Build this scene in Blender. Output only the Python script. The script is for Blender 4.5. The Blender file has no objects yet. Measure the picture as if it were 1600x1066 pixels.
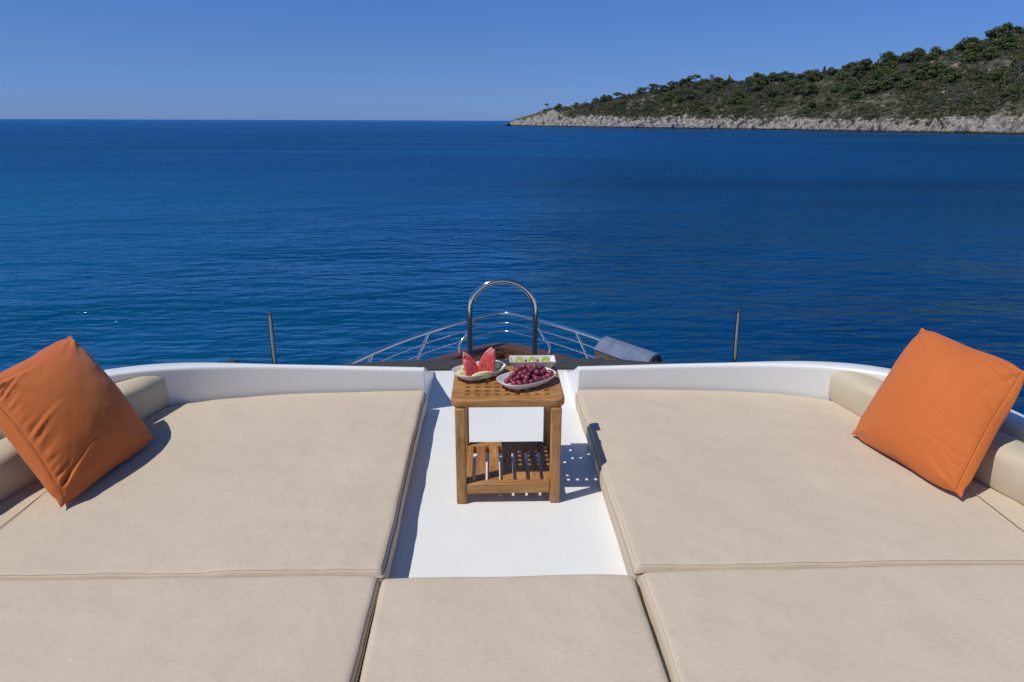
import bpy, bmesh, math, random
import numpy as np
from mathutils import Vector, Matrix
from math import sin, cos, pi, radians, sqrt, atan2

S = bpy.context.scene
COL = S.collection
random.seed(7); rng = np.random.default_rng(7)

# ------------------------------------------------------------------ camera
EYE = Vector((0, 0, 1.52)); PITCH, YAW, ROLL, F = radians(17.9), radians(1.79), radians(0.2), 1066.67
camd = bpy.data.cameras.new('camera'); cam = bpy.data.objects.new('camera', camd); COL.objects.link(cam)
camd.lens = 24; camd.sensor_width = 36; camd.clip_start = 0.05; camd.clip_end = 60000
RM = Matrix.Rotation(-YAW, 4, 'Z') @ Matrix.Rotation(pi/2-PITCH, 4, 'X') @ Matrix.Rotation(ROLL, 4, 'Z')
cam.matrix_world = Matrix.Translation(EYE) @ RM
S.camera = cam
R3 = RM.to_3x3()
def ray(u, v): return R3 @ Vector(((u-800)/F, -(v-533)/F, -1))
def at(u, v, z):
    d = ray(u, v); return EYE + d*((z-EYE.z)/d.z)

# ------------------------------------------------------------------ world, sun, exposure
SUN = Vector((-0.60, -0.28, 1.0)).normalized()
S.view_settings.view_transform = 'Standard'; S.view_settings.look = 'None'
S.view_settings.exposure = 0.0; S.view_settings.gamma = 1.0
W = bpy.data.worlds.new('World'); S.world = W; W.use_nodes = True
nt = W.node_tree; nt.nodes.clear()
sky = nt.nodes.new('ShaderNodeTexSky'); sky.sky_type = 'NISHITA'; sky.sun_disc = False
sky.sun_elevation = math.asin(SUN.z); sky.sun_rotation = atan2(SUN.x, SUN.y)
sky.altitude = 0; sky.air_density = 0.75; sky.dust_density = 0.1; sky.ozone_density = 5.0
bg = nt.nodes.new('ShaderNodeBackground'); bg.inputs['Strength'].default_value = 0.10
hs = nt.nodes.new('ShaderNodeHueSaturation'); hs.inputs['Saturation'].default_value = 1.12
wo = nt.nodes.new('ShaderNodeOutputWorld')
nt.links.new(sky.outputs[0], hs.inputs['Color']); 
# the sky of a polarised, deep blue day: tint by height above the horizon
tc = nt.nodes.new('ShaderNodeTexCoord'); sx_ = nt.nodes.new('ShaderNodeSeparateXYZ'); rp = nt.nodes.new('ShaderNodeValToRGB')
nt.links.new(tc.outputs['Generated'], sx_.inputs[0]); nt.links.new(sx_.outputs[2], rp.inputs[0])
el = rp.color_ramp.elements; stops = [(0, (.275, .405, .90)), (.077, (.44, .55, .84)), (.157, (.57, .70, 1.0)), (.45, (.66, .83, .96)), (1, (.75, .88, .94))]
while len(el) < len(stops): el.new(.5)
for e_, (p_, c_) in zip(el, stops): e_.position = p_; e_.color = (*c_, 1)
mu = nt.nodes.new('ShaderNodeMix'); mu.data_type = 'RGBA'; mu.blend_type = 'MULTIPLY'; mu.inputs[0].default_value = 1
nt.links.new(hs.outputs[0], mu.inputs[6]); nt.links.new(rp.outputs[0], mu.inputs[7]); nt.links.new(mu.outputs[2], bg.inputs['Color'])
nt.links.new(bg.outputs[0], wo.inputs['Surface'])
sl = bpy.data.lights.new('sun', 'SUN'); sl.energy = 3.3; sl.angle = radians(0.53); sl.color = (1, 0.95, 0.87)
so = bpy.data.objects.new('sun', sl); COL.objects.link(so)
so.rotation_euler = SUN.to_track_quat('Z', 'Y').to_euler()

# ------------------------------------------------------------------ node helpers
class NM:
    """tiny material builder"""
    def __init__(s, name, base=(.5, .5, .5), rough=.5, metal=0, **kw):
        s.m = bpy.data.materials.new(name); s.m.use_nodes = True; s.t = s.m.node_tree
        s.b = s.t.nodes['Principled BSDF']
        s.b.inputs['Base Color'].default_value = (*base, 1); s.b.inputs['Roughness'].default_value = rough
        s.b.inputs['Metallic'].default_value = metal
        for k, v in kw.items(): s.b.inputs[k].default_value = v
    def n(s, typ, **kw):
        x = s.t.nodes.new('ShaderNode'+typ)
        for k, v in kw.items():
            if k in x.inputs: x.inputs[k].default_value = v
            else: setattr(x, k, v)
        return x
    def l(s, a, b): s.t.links.new(a, b)
    def coord(s, kind='Object', scale=(1, 1, 1), rot=(0, 0, 0)):
        if kind == 'World': c = s.n('NewGeometry').outputs['Position']
        else: c = s.n('TexCoord').outputs[kind]
        mp = s.n('Mapping'); mp.inputs['Scale'].default_value = scale; mp.inputs['Rotation'].default_value = rot
        s.l(c, mp.inputs['Vector']); return mp.outputs[0]
    def noise(s, vec, scale, detail=3, rough=.5, dist=0):
        x = s.n('TexNoise'); x.inputs['Scale'].default_value = scale; x.inputs['Detail'].default_value = detail
        x.inputs['Roughness'].default_value = rough; x.inputs['Distortion'].default_value = dist
        s.l(vec, x.inputs['Vector']); return x.outputs['Fac']
    def ramp(s, fac, stops):
        x = s.n('ValToRGB'); e = x.color_ramp.elements
        while len(e) < len(stops): e.new(.5)
        for i, (p, c) in enumerate(stops):
            e[i].position = p; e[i].color = (*c, 1) if len(c) == 3 else c
        s.l(fac, x.inputs[0]); return x.outputs[0]
    def val(s, fac, a, b, lo=0, hi=1):
        x = s.n('MapRange'); x.inputs[1].default_value = a; x.inputs[2].default_value = b
        x.inputs[3].default_value = lo; x.inputs[4].default_value = hi
        s.l(fac, x.inputs[0]); return x.outputs[0]
    def math(s, op, a, b=None):
        x = s.n('Math', operation=op)
        for i, q in enumerate((a, b)):
            if q is None: continue
            if isinstance(q, (int, float)): x.inputs[i].default_value = q
            else: s.l(q, x.inputs[i])
        return x.outputs[0]
    def mix(s, fac, a, b, typ='MIX'):
        x = s.n('Mix', data_type='RGBA', blend_type=typ)
        for i, q in ((0, fac), (6, a), (7, b)):
            if isinstance(q, (int, float)): x.inputs[i].default_value = q
            elif isinstance(q, tuple): x.inputs[i].default_value = (*q, 1)
            else: s.l(q, x.inputs[i])
        return x.outputs[2]
    def col(s, c): s.l(c, s.b.inputs['Base Color'])
    def bump(s, h, dist, strength=1, prev=None):
        x = s.n('Bump'); x.inputs['Distance'].default_value = dist; x.inputs['Strength'].default_value = strength
        s.l(h, x.inputs['Height'])
        if prev is not None: s.l(prev, x.inputs['Normal'])
        s.l(x.outputs[0], s.b.inputs['Normal']); return x.outputs[0]

# ------------------------------------------------------------------ object helpers
def tag(o, label=None, cat=None, group=None, kind=None):
    if label: o['label'] = label
    if cat: o['category'] = cat
    if group: o['group'] = group
    if kind: o['kind'] = kind
    return o
def empty(name, loc, label=None, cat=None, group=None):
    o = bpy.data.objects.new(name, None); COL.objects.link(o); o.location = loc; o.empty_display_size = .1
    return tag(o, label, cat, group)
def mesh(name, V, Fc, mat, parent=None, smooth=False, loc=None):
    me = bpy.data.meshes.new(name); me.from_pydata([tuple(v) for v in V], [], [tuple(f) for f in Fc]); me.update()
    if mat: me.materials.append(mat)
    o = bpy.data.objects.new(name, me); COL.objects.link(o)
    if loc is not None: o.location = loc
    if parent: 
        o.parent = parent
    if smooth:
        me.shade_smooth()
    return o
def from_bm(name, bm, mat, parent=None, smooth=False):
    me = bpy.data.meshes.new(name); bmesh.ops.recalc_face_normals(bm, faces=bm.faces); bm.to_mesh(me); bm.free()
    if mat: me.materials.append(mat)
    if smooth: me.shade_smooth()
    o = bpy.data.objects.new(name, me); COL.objects.link(o)
    if parent: o.parent = parent
    return o
def autosmooth(o, ang=35):
    o.data.shade_smooth()
    o.data.set_sharp_from_angle(angle=radians(ang)); return o
def bevel(o, w, seg=3, ang=30):
    m = o.modifiers.new('bevel', 'BEVEL'); m.width = w; m.segments = seg; m.limit_method = 'ANGLE'; m.angle_limit = radians(ang)
    m.harden_normals = False
    autosmooth(o, 50); return o
def rel(parent, pts):
    """world points into the parent's local frame (parents carry only a location)"""
    p = parent.location if parent else Vector((0, 0, 0))
    return [Vector(q)-p for q in pts]
def box_bm(bm, c, s, rot=None):
    r = bmesh.ops.create_cube(bm, size=1)['verts']
    for v in r:
        q = Vector((v.co.x*s[0], v.co.y*s[1], v.co.z*s[2]))
        if rot: q = rot @ q
        v.co = q+Vector(c)
def box(name, c, s, mat, parent=None, bev=.003, rot=None):
    bm = bmesh.new(); p = parent.location if parent else Vector()
    box_bm(bm, Vector(c)-p, s, rot); o = from_bm(name, bm, mat, parent); return bevel(o, bev)
def tube_geo(P, r, seg=12, closed=False, cap=True):
    P = [Vector(p) for p in P]; n = len(P); V = []; Fc = []
    rr = r if hasattr(r, '__len__') else [r]*n
    N = None
    for i, p in enumerate(P):
        if closed: t = (P[(i+1) % n]-P[i-1])
        else: t = P[min(i+1, n-1)]-P[max(i-1, 0)]
        t.normalize()
        if N is None:
            N = t.orthogonal().normalized()
        else:
            N = (N-t*N.dot(t)).normalized()
        B = t.cross(N)
        for k in range(seg):
            a = 2*pi*k/seg; V.append(p+(N*cos(a)+B*sin(a))*rr[i])
    m = n if closed else n-1
    for i in range(m):
        for k in range(seg):
            a, b = i*seg+k, i*seg+(k+1) % seg; j = (i+1) % n
            Fc.append((a, b, j*seg+(k+1) % seg, j*seg+k))
    if cap and not closed:
        Fc.append(tuple(range(seg))[::-1]); Fc.append(tuple((n-1)*seg+k for k in range(seg)))
    return V, Fc
def tube(name, P, r, mat, parent=None, seg=12, closed=False):
    V, Fc = tube_geo(rel(parent, P), r, seg, closed); return autosmooth(mesh(name, V, Fc, mat, parent), 60)
def merge(parts):
    V = []; Fc = []
    for v, f in parts:
        o = len(V); V += list(v); Fc += [tuple(i+o for i in q) for q in f]
    return V, Fc
def smooth_path(P, n=8):
    P = [Vector(p) for p in P]; out = []
    for i in range(len(P)-1):
        a, b, c, d = P[max(i-1, 0)], P[i], P[i+1], P[min(i+2, len(P)-1)]
        for k in range(n):
            t = k/n
            out.append(.5*((2*b)+(c-a)*t+(2*a-5*b+4*c-d)*t*t+(3*b-a-3*c+d)*t**3))
    out.append(P[-1]); return out

# numpy value noise ------------------------------------------------
def vnoise(x, y, z=0., seed=0):
    x = np.asarray(x, float); y = np.asarray(y, float); z = np.zeros_like(x)+z
    xi, yi, zi = np.floor(x).astype(np.int64), np.floor(y).astype(np.int64), np.floor(z).astype(np.int64)
    fx, fy, fz = x-xi, y-yi, z-zi
    fx, fy, fz = [q*q*q*(q*(q*6-15)+10) for q in (fx, fy, fz)]
    def h(a, b, c):
        n = (a*374761393+b*668265263+c*2147483647+seed*974634777) & 0xffffffff
        n = ((n ^ (n >> 13))*1274126177) & 0xffffffff
        n = ((n ^ (n >> 16))*2246822519) & 0xffffffff
        return ((n ^ (n >> 15)) & 0xffff)/65535.*2-1
    r = 0
    for dx in (0, 1):
        for dy in (0, 1):
            for dz in (0, 1):
                r = r+h(xi+dx, yi+dy, zi+dz)*(fx if dx else 1-fx)*(fy if dy else 1-fy)*(fz if dz else 1-fz)
    return r
def fbm(x, y, z=0., o=4, seed=0):
    r = 0; a = 1
    for i in range(o):
        r = r+a*vnoise(np.asarray(x)*2**i, np.asarray(y)*2**i, np.asarray(z)*2**i, seed+i); a *= .5
    return r

# ================================================================== MATERIALS
def m_gelcoat():
    m = NM('white_gelcoat', (.80, .81, .82), .28); c = m.coord('World')
    m.col(m.mix(m.val(m.noise(c, 3, 4), .35, .75), (.825, .835, .81), (.845, .855, .83)))
    sp_ = m.val(m.noise(c, 55, 1), .80, .84); m.col(m.mix(m.math('MULTIPLY', sp_, .45), m.b.inputs['Base Color'].links[0].from_socket, (.35, .33, .30)))
    sc = m.noise(m.coord('World', (1, 1, 1)), 42, 2); sp = m.val(sc, .76, .80)
    m.l(m.val(m.noise(c, 5, 2), .3, .7, .26, .34), m.b.inputs['Roughness'])
    return m.m
def m_fabric(name, a, b, weave=420, rough=.85, wr=.3, sheen=.2):
    m = NM(name, a, rough); c = m.coord('Object')
    f = m.mix(m.val(m.noise(c, 2.5, 5, .6), .3, .7), a, b)
    f = m.mix(m.math('MULTIPLY', m.val(m.noise(m.coord('Object', (1, 6, 6)), 40, 3, .7), .4, .7), .5), f, tuple(q*.86 for q in a))
    f = m.mix(m.math('MULTIPLY', m.val(m.noise(c, 9, 3, .6), .6, .78), .35), f, tuple(q*.8 for q in a))
    m.col(f)
    w1 = m.n('TexWave', wave_type='BANDS', bands_direction='X'); w1.inputs['Scale'].default_value = weave/6; m.l(c, w1.inputs['Vector'])
    w2 = m.n('TexWave', wave_type='BANDS', bands_direction='Y'); w2.inputs['Scale'].default_value = weave/6; m.l(c, w2.inputs['Vector'])
    h = m.math('ADD', w1.outputs['Fac'], w2.outputs['Fac'])
    p = m.bump(h, .0004, .25)
    m.bump(m.noise(c, 5, 4, .55), .012, wr, p)
    m.b.inputs['Sheen Weight'].default_value = sheen
    return m.m
def m_teak(name, axis, dark=1.0):
    sc = [14, 14, 14]; sc[axis] = 1.2
    m = NM(name, (.4, .2, .08), .55); c = m.coord('Object', tuple(sc))
    g = m.noise(c, 3.2, 6, .65, .6); fine = m.noise(m.coord('Object', tuple(q*5 for q in sc)), 3, 3, .7)
    a = m.ramp(g, [(.25, (.20*dark, .080*dark, .020*dark)), (.48, (.44*dark, .20*dark, .052*dark)), (.72, (.62*dark, .325*dark, .105*dark))])
    a = m.mix(m.val(fine, .45, .8), a, (.15*dark, .065*dark, .02*dark))
    big = m.noise(m.coord('Object', (1, 1, 1)), 9, 3)
    a = m.mix(m.math('MULTIPLY', m.val(big, .5, .8), .4), a, (.52*dark, .30*dark, .13*dark))
    m.col(a); m.bump(fine, .001, .6); return m.m
WHITE = m_gelcoat()
FABRIC = m_fabric('beige_fabric', (.60, .50, .378), (.64, .535, .41), sheen=0, wr=.7)
FABRIC_B = m_fabric('beige_bolster_fabric', (.57, .49, .35), (.62, .54, .40), wr=.6, sheen=0)
PIPE = m_fabric('beige_piping', (.45, .36, .25), (.50, .42, .30))
ORANGE = m_fabric('orange_fabric', (.58, .135, .020), (.63, .160, .028), weave=500, wr=.35, sheen=.15)
TEAKX = m_teak('teak_across', 0); TEAKY = m_teak('teak_along', 1); TEAKZ = m_teak('teak_upright', 2)
STEEL = NM('stainless_steel', (.90, .89, .87), .12, 1).m
STEEL_D = NM('dark_reflection_steel', (.20, .19, .18), .14, 1).m; STEEL_A = NM('polished_handrail_steel', (.62, .59, .56), .10, 1).m  # deck post steel: the dark sea's reflection is put into the base colour
CERAM = NM('white_ceramic', (.80, .79, .76), .18).m
BLACK = NM('black_plastic', (.02, .02, .022), .4).m
def m_cover():
    m = NM('charcoal_mesh_fabric', (.03, .03, .035), .9); c = m.coord('Object', (3, 25, 25))
    m.col(m.mix(m.val(m.noise(c, 6, 5, .7), .35, .7), (.022, .023, .028), (.075, .075, .082)))
    m.bump(m.noise(c, 3, 4), .01, .6); return m.m
COVER = m_cover()
def m_varnish():
    m = NM('varnished_mahogany', (.2, .06, .02), .12, **{'Coat Weight': .6}); c = m.coord('Object', (2, 9, 9))
    m.col(m.ramp(m.noise(c, 3, 6, .6, .5), [(.3, (.20, .05, .014)), (.55, (.42, .13, .032)), (.75, (.62, .26, .07))])); return m.m
VARN = m_varnish()
CAPM = NM('cap_wood', (.11, .045, .032), .35).m
DECKM = NM('foredeck_paint', (.42, .42, .43), .6).m
GLASSM = NM('dark_window_glass', (.01, .012, .015), .05).m

# ================================================================== SEA
SEA_Z = -4.0
def m_water():
    m = NM('sea_water', (.002, .03, .10), .06, IOR=1.333, **{'Specular IOR Level': .33}); pos = m.n('NewGeometry').outputs['Position']
    sep = m.n('SeparateXYZ'); m.l(pos, sep.inputs[0])
    # teal shallower patch on the near left, navy elsewhere
    big = m.noise(m.coord('World', (.010, .022, 1)), 1.0, 4, .55, .8)
    left = m.val(m.math('ADD', m.math('MULTIPLY', sep.outputs[0], 1.), m.math('MULTIPLY', sep.outputs[1], .35)), -22, 14, 1, 0)
    near = m.val(sep.outputs[1], 20, 95, 1, 0)
    k = m.math('MULTIPLY', m.math('MULTIPLY', left, near), m.val(big, .25, .65, .45, 1.1))
    deep = m.mix(m.val(big, .38, .60), (.0006, .028, .098), (.0010, .050, .160))
    m.col(m.mix(m.math('MINIMUM', k, 1.), deep, (.0006, .105, .200)))
    dist = m.n('VectorMath', operation='LENGTH'); m.l(pos, dist.inputs[0])
    D = dist.outputs['Value']
    # capillary ripples, chop, low swell, gust patches
    h1 = m.noise(m.coord('World', (1.1, 1.8, 1), (0, 0, .10)), 3.4, 3, .55, .3)
    h2 = m.noise(m.coord('World', (.65, 1.6, 1), (0, 0, -.12)), 1.0, 2, .5, .3)
    h3 = m.noise(m.coord('World', (.8, 1.4, 1), (0, 0, .05)), .12, 2, .5)
    gust = m.val(m.noise(m.coord('World', (.012, .05, 1)), 1.0, 4, .6, .5), .3, .7, .45, 1.25)
    h1p = m.math('POWER', h1, 1.6)
    p = m.bump(m.math('MULTIPLY', m.math('MULTIPLY', h1p, gust), m.val(D, 22, 120, .60, 3.0)), .066, 1.0)
    h4 = m.noise(m.coord('World', (1, .30, 1)), .75, 2, .6, .4)
    p = m.bump(m.math('MULTIPLY', h4, m.math('MULTIPLY', gust, m.val(D, 30, 140, .0, 1.0))), .55, 1.0, p)
    p = m.bump(h2, .24, 1.0, p)
    m.bump(h3, .9, 1.0, p)
    nrm = m.b.inputs['Normal'].links[0].from_socket
    gl = m.n('BsdfGlossy'); gl.inputs['Color'].default_value = (.34, .74, 1, 1); m.l(m.val(D, 15, 160, .08, .22), gl.inputs['Roughness']); m.l(nrm, gl.inputs['Normal'])
    fr = m.n('Fresnel'); fr.inputs['IOR'].default_value = 1.333; m.l(nrm, fr.inputs['Normal'])
    m.b.inputs['Specular IOR Level'].default_value = 0; m.b.inputs['Roughness'].default_value = 1
    mx = m.n('MixShader'); m.l(m.math('MULTIPLY', fr.outputs[0], .95), mx.inputs[0]); m.l(m.b.outputs[0], mx.inputs[1]); m.l(gl.outputs[0], mx.inputs[2])
    m.l(mx.outputs[0], m.t.nodes['Material Output'].inputs['Surface'])
    return m.m
def build_sea():
    V = [(0, 0, SEA_Z)]; Fc = []; n = 96; radii = [30, 120, 500, 2000, 8000, 30000]
    for r in radii:
        for k in range(n): V.append((r*cos(2*pi*k/n), r*sin(2*pi*k/n), SEA_Z))
    for k in range(n): Fc.append((0, 1+k, 1+(k+1) % n))
    for j in range(len(radii)-1):
        for k in range(n):
            a = 1+j*n+k; b = 1+j*n+(k+1) % n; Fc.append((a, a+n, b+n, b))
    return tag(mesh('sea', V, Fc, m_water()), kind='structure')
build_sea()

# ================================================================== HEADLAND
U_SH = [780, 798, 870, 1000, 1200, 1400, 1600, 2600]; V_SH = [196.2, 196.6, 198.2, 200.4, 203.2, 207.5, 210.5, 232]
U_SK = [780, 797, 803, 815, 835, 850, 870, 900, 940, 965, 1000, 1040, 1070, 1110, 1170, 1200, 1235, 1275, 1320, 1370, 1400, 1435, 1465, 1500, 1540, 1570, 1600, 1800, 2600]
V_SK = [196.5, 193.0, 187.0, 183, 177.5, 172.5, 169, 165, 158, 153, 147, 138, 130, 128, 127, 124, 126, 115, 108, 98, 95, 84, 76, 66, 51, 50, 38, -26, -200]
U_RK = [780, 800, 860, 900, 940, 1000, 1100, 1200, 1300, 1400, 1500, 1600, 2600]; V_RK = [196.2, 192, 176, 178, 182.5, 186, 184.5, 188, 191.5, 194.5, 193, 188, 176]
def head_col(u):
    """azimuth direction, shore distance, crest distance, crest height, rock height for one column"""
    vs, vk, vr = np.interp(u, U_SH, V_SH), np.interp(u, U_SK, V_SK), np.interp(u, U_RK, V_RK)
    p = at(u, vs, SEA_Z); r0 = min(math.hypot(p.x, p.y), 900.)
    d = Vector((p.x, p.y, 0)).normalized()
    w = float(np.interp(u, [780, 800, 850, 1000, 1300, 1600, 2600], [14, 18, 45, 90, 130, 170, 230]))
    r1 = r0+w; q = ray(u, vk); zc = EYE.z+q.z/math.hypot(q.x, q.y)*r1
    q = ray(u, vr); rr = r0+9; zr = EYE.z+q.z/math.hypot(q.x, q.y)*rr-SEA_Z
    zr *= 1+.38*float(vnoise(np.array([u/24.]), np.array([.5]), 0, 61)[0])+.15*float(vnoise(np.array([u/7.]), np.array([.5]), 0, 62)[0])
    return d, r0, r1, zc-SEA_Z, max(zr, .3)
def head_z(u, s):
    """height above sea at fraction s (0 shore .. 1 crest .. >1 behind)"""
    d, r0, r1, H, hr = head_col(u)
    r = r0+(r1-r0)*s; t = r-r0; sr = min(.45, (4+hr*.9)/(r1-r0)); hr = min(hr, H*.92)
    if s <= 0: z = -3*min(1, -s*8)-.4
    elif s < sr: z = hr*(s/sr)**.75
    elif s <= 1: k = (s-sr)/(1-sr); z = hr+(H-hr)*(k*1.06-.06*k*k if H > hr else k)
    else: k = (s-1); z = H*(1-.9*k*k*(1 if k < 1 else 1))-.4*k
    return d, r, z, sr
NU, NS = 760, 150
us = np.concatenate([np.linspace(786, 1640, NU-60), np.linspace(1650, 2600, 60)])
ss = np.concatenate([np.linspace(-.12, 0, 4), np.linspace(.004, .45, 84), np.linspace(.457, 1, 42), np.linspace(1.02, 2.1, NS-130)])
Pn = np.zeros((NU, NS, 3)); RKY = np.zeros((NU, NS)); SR = np.zeros(NU)
for i, u in enumerate(us):
    d, r0, r1, H, hr = head_col(u); SR[i] = min(.45, (4+hr*.9)/(r1-r0)); hr = min(hr, H*.92)
    s = ss; sr = SR[i]; k = np.clip((s-sr)/(1-sr), 0, 1)
    z = np.where(s <= 0, -3*np.clip(-s*8, 0, 1)-.4, np.where(s < sr, hr*np.clip(s/sr, 0, 1)**.75, hr+(H-hr)*(k*1.06-.06*k*k)))
    z = np.where(s > 1, H*(1-.9*(s-1)**2)-.4*(s-1), z)
    r = r0+(r1-r0)*s
    Pn[i, :, 0] = d.x*r; Pn[i, :, 1] = d.y*r; Pn[i, :, 2] = z+SEA_Z
    RKY[i] = np.clip(1-(s-sr*.8)/(.09), 0, 1)
X, Y, Z = Pn[..., 0].copy(), Pn[..., 1].copy(), Pn[..., 2].copy()
amp = .25+.75*RKY
env = np.clip((Z-SEA_Z+.6)/2.5, 0, 1)
n1 = fbm(X/9, Y/9, Z/6, 3, 3); n2 = 1-np.abs(fbm(X/3.6, Y/3.6, Z/2.2, 3, 9))*1.6; n3 = fbm(X/1.3, Y/1.3, Z/.9, 2, 21)
disp = (n1*2.2+n2*2.3+n3*.65)*amp*env
rad = np.hypot(X, Y)
Pn[..., 0] -= X/rad*disp*1.0; Pn[..., 1] -= Y/rad*disp*1.0; Pn[..., 2] += disp*.75-1.0*amp*env
VEG = np.clip(1-RKY*1.0+.0, 0, 1)
def m_headland():
    m = NM('headland_rock', (.3, .27, .23), .9); c = m.coord('World')
    at_ = m.n('Attribute', attribute_name='veg').outputs['Fac']
    pos = m.n('SeparateXYZ'); m.l(m.n('NewGeometry').outputs['Position'], pos.inputs[0])
    r = m.ramp(m.noise(m.coord('World', (1, 1, 1.6)), .32, 6, .7, .4), [(.36, (.10, .085, .07)), (.45, (.44, .395, .35)), (.60, (.60, .555, .50)), (.75, (.70, .66, .61))])
    r = m.mix(m.math('MULTIPLY', m.val(m.noise(c, .07, 3), .55, .75), .45), r, (.42, .29, .19))
    vo = m.n('TexVoronoi', feature='DISTANCE_TO_EDGE'); vo.inputs['Scale'].default_value = .55; m.l(m.coord('World', (1, 1, 1.8)), vo.inputs['Vector'])
    r = m.mix(m.val(vo.outputs['Distance'], .0, .07, .75, 0), r, (.06, .05, .042))
    soil = m.mix(m.val(m.noise(c, .25, 4), .4, .6), (.040, .045, .020), (.15, .135, .095))
    vm = m.math('ADD', at_, m.math('MULTIPLY', m.math('SUBTRACT', m.noise(c, .16, 6, .75), .5), 3.6))
    f = m.mix(m.val(vm, .55, .72), r, soil)
    wet = m.val(m.math('ADD', pos.outputs[2], m.math('MULTIPLY', m.noise(c, .3, 3), 1.2)), SEA_Z+1.3, SEA_Z+2.0, 1, 0)
    m.col(m.mix(wet, f, (.035, .028, .022)))
    m.bump(m.noise(c, .9, 6, .75), 1.6, 1); return m.m
def build_headland():
    V = Pn.reshape(-1, 3); idx = np.arange(NU*NS).reshape(NU, NS)
    Fq = np.stack([idx[:-1, :-1], idx[1:, :-1], idx[1:, 1:], idx[:-1, 1:]], -1).reshape(-1, 4)
    me = bpy.data.meshes.new('headland'); me.vertices.add(len(V)); me.vertices.foreach_set('co', V.ravel())
    me.loops.add(Fq.size); me.loops.foreach_set('vertex_index', Fq.ravel().astype(np.int32))
    me.polygons.add(len(Fq)); me.polygons.foreach_set('loop_start', np.arange(0, Fq.size, 4, dtype=np.int32))
    me.polygons.foreach_set('loop_total', np.full(len(Fq), 4, np.int32)); me.update(calc_edges=True)
    a = me.attributes.new('veg', 'FLOAT', 'POINT'); a.data.foreach_set('value', VEG.ravel().astype(np.float32))
    me.materials.append(m_headland()); o = bpy.data.objects.new('headland_terrain', me); COL.objects.link(o)
    return tag(o, kind='structure')
build_headland()
def ground(u, s):
    i = np.interp(u, us, np.arange(NU)); j = np.interp(s, ss, np.arange(NS))
    i0, j0 = int(i), int(j); i1, j1 = min(i0+1, NU-1), min(j0+1, NS-1); a, b = i-i0, j-j0
    p = Pn[i0, j0]*(1-a)*(1-b)+Pn[i1, j0]*a*(1-b)+Pn[i0, j1]*(1-a)*b+Pn[i1, j1]*a*b
    return Vector(p)

# ---- foliage
def m_leaf(name, a, b, c_):
    m = NM(name, a, .75); oi = m.n('ObjectInfo').outputs['Random']; c = m.coord('World')
    f = m.mix(m.val(m.noise(c, .35, 4, .7), .3, .7), a, b)
    m.col(m.mix(m.math('MULTIPLY', oi, .75), f, c_)); return m.m
LEAF = m_leaf('pine_foliage', (.060, .100, .022), (.125, .165, .038), (.105, .110, .058))
LEAF_G = m_leaf('grey_twig_foliage', (.10, .095, .075), (.15, .14, .12), (.09, .085, .07))
SCRUB = m_leaf('scrub_foliage', (.070, .088, .032), (.118, .124, .055), (.09, .085, .045))
BARK = NM('bark', (.11, .08, .06), .9).m
def leaf_cloud(clumps, n, size, seed):
    r = np.random.default_rng(seed); C_ = []
    wts = np.array([c[3]*c[3] for c in clumps]); wts = wts/wts.sum()
    for c, w in zip(clumps, wts):
        m = max(6, int(n*w)); q = r.normal(size=(m, 3)); q /= np.linalg.norm(q, axis=1)[:, None]
        rad = c[3]*(.55+.5*r.random(m)**.6)
        p = q*rad[:, None]*np.array([1, 1, c[4]])+np.array(c[:3]); C_.append(p)
    P = np.concatenate(C_); m = len(P)
    a = r.normal(size=(m, 3)); a /= np.linalg.norm(a, axis=1)[:, None]
    b = np.cross(a, r.normal(size=(m, 3))); b /= np.linalg.norm(b, axis=1)[:, None]
    sz = size*(.6+.8*r.random(m))[:, None]
    V = np.stack([P-a*sz, P+b*sz*.6, P+a*sz, P-b*sz*.6], 1).reshape(-1, 3)
    F_ = np.arange(4*m).reshape(-1, 4); return V, F_
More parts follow.
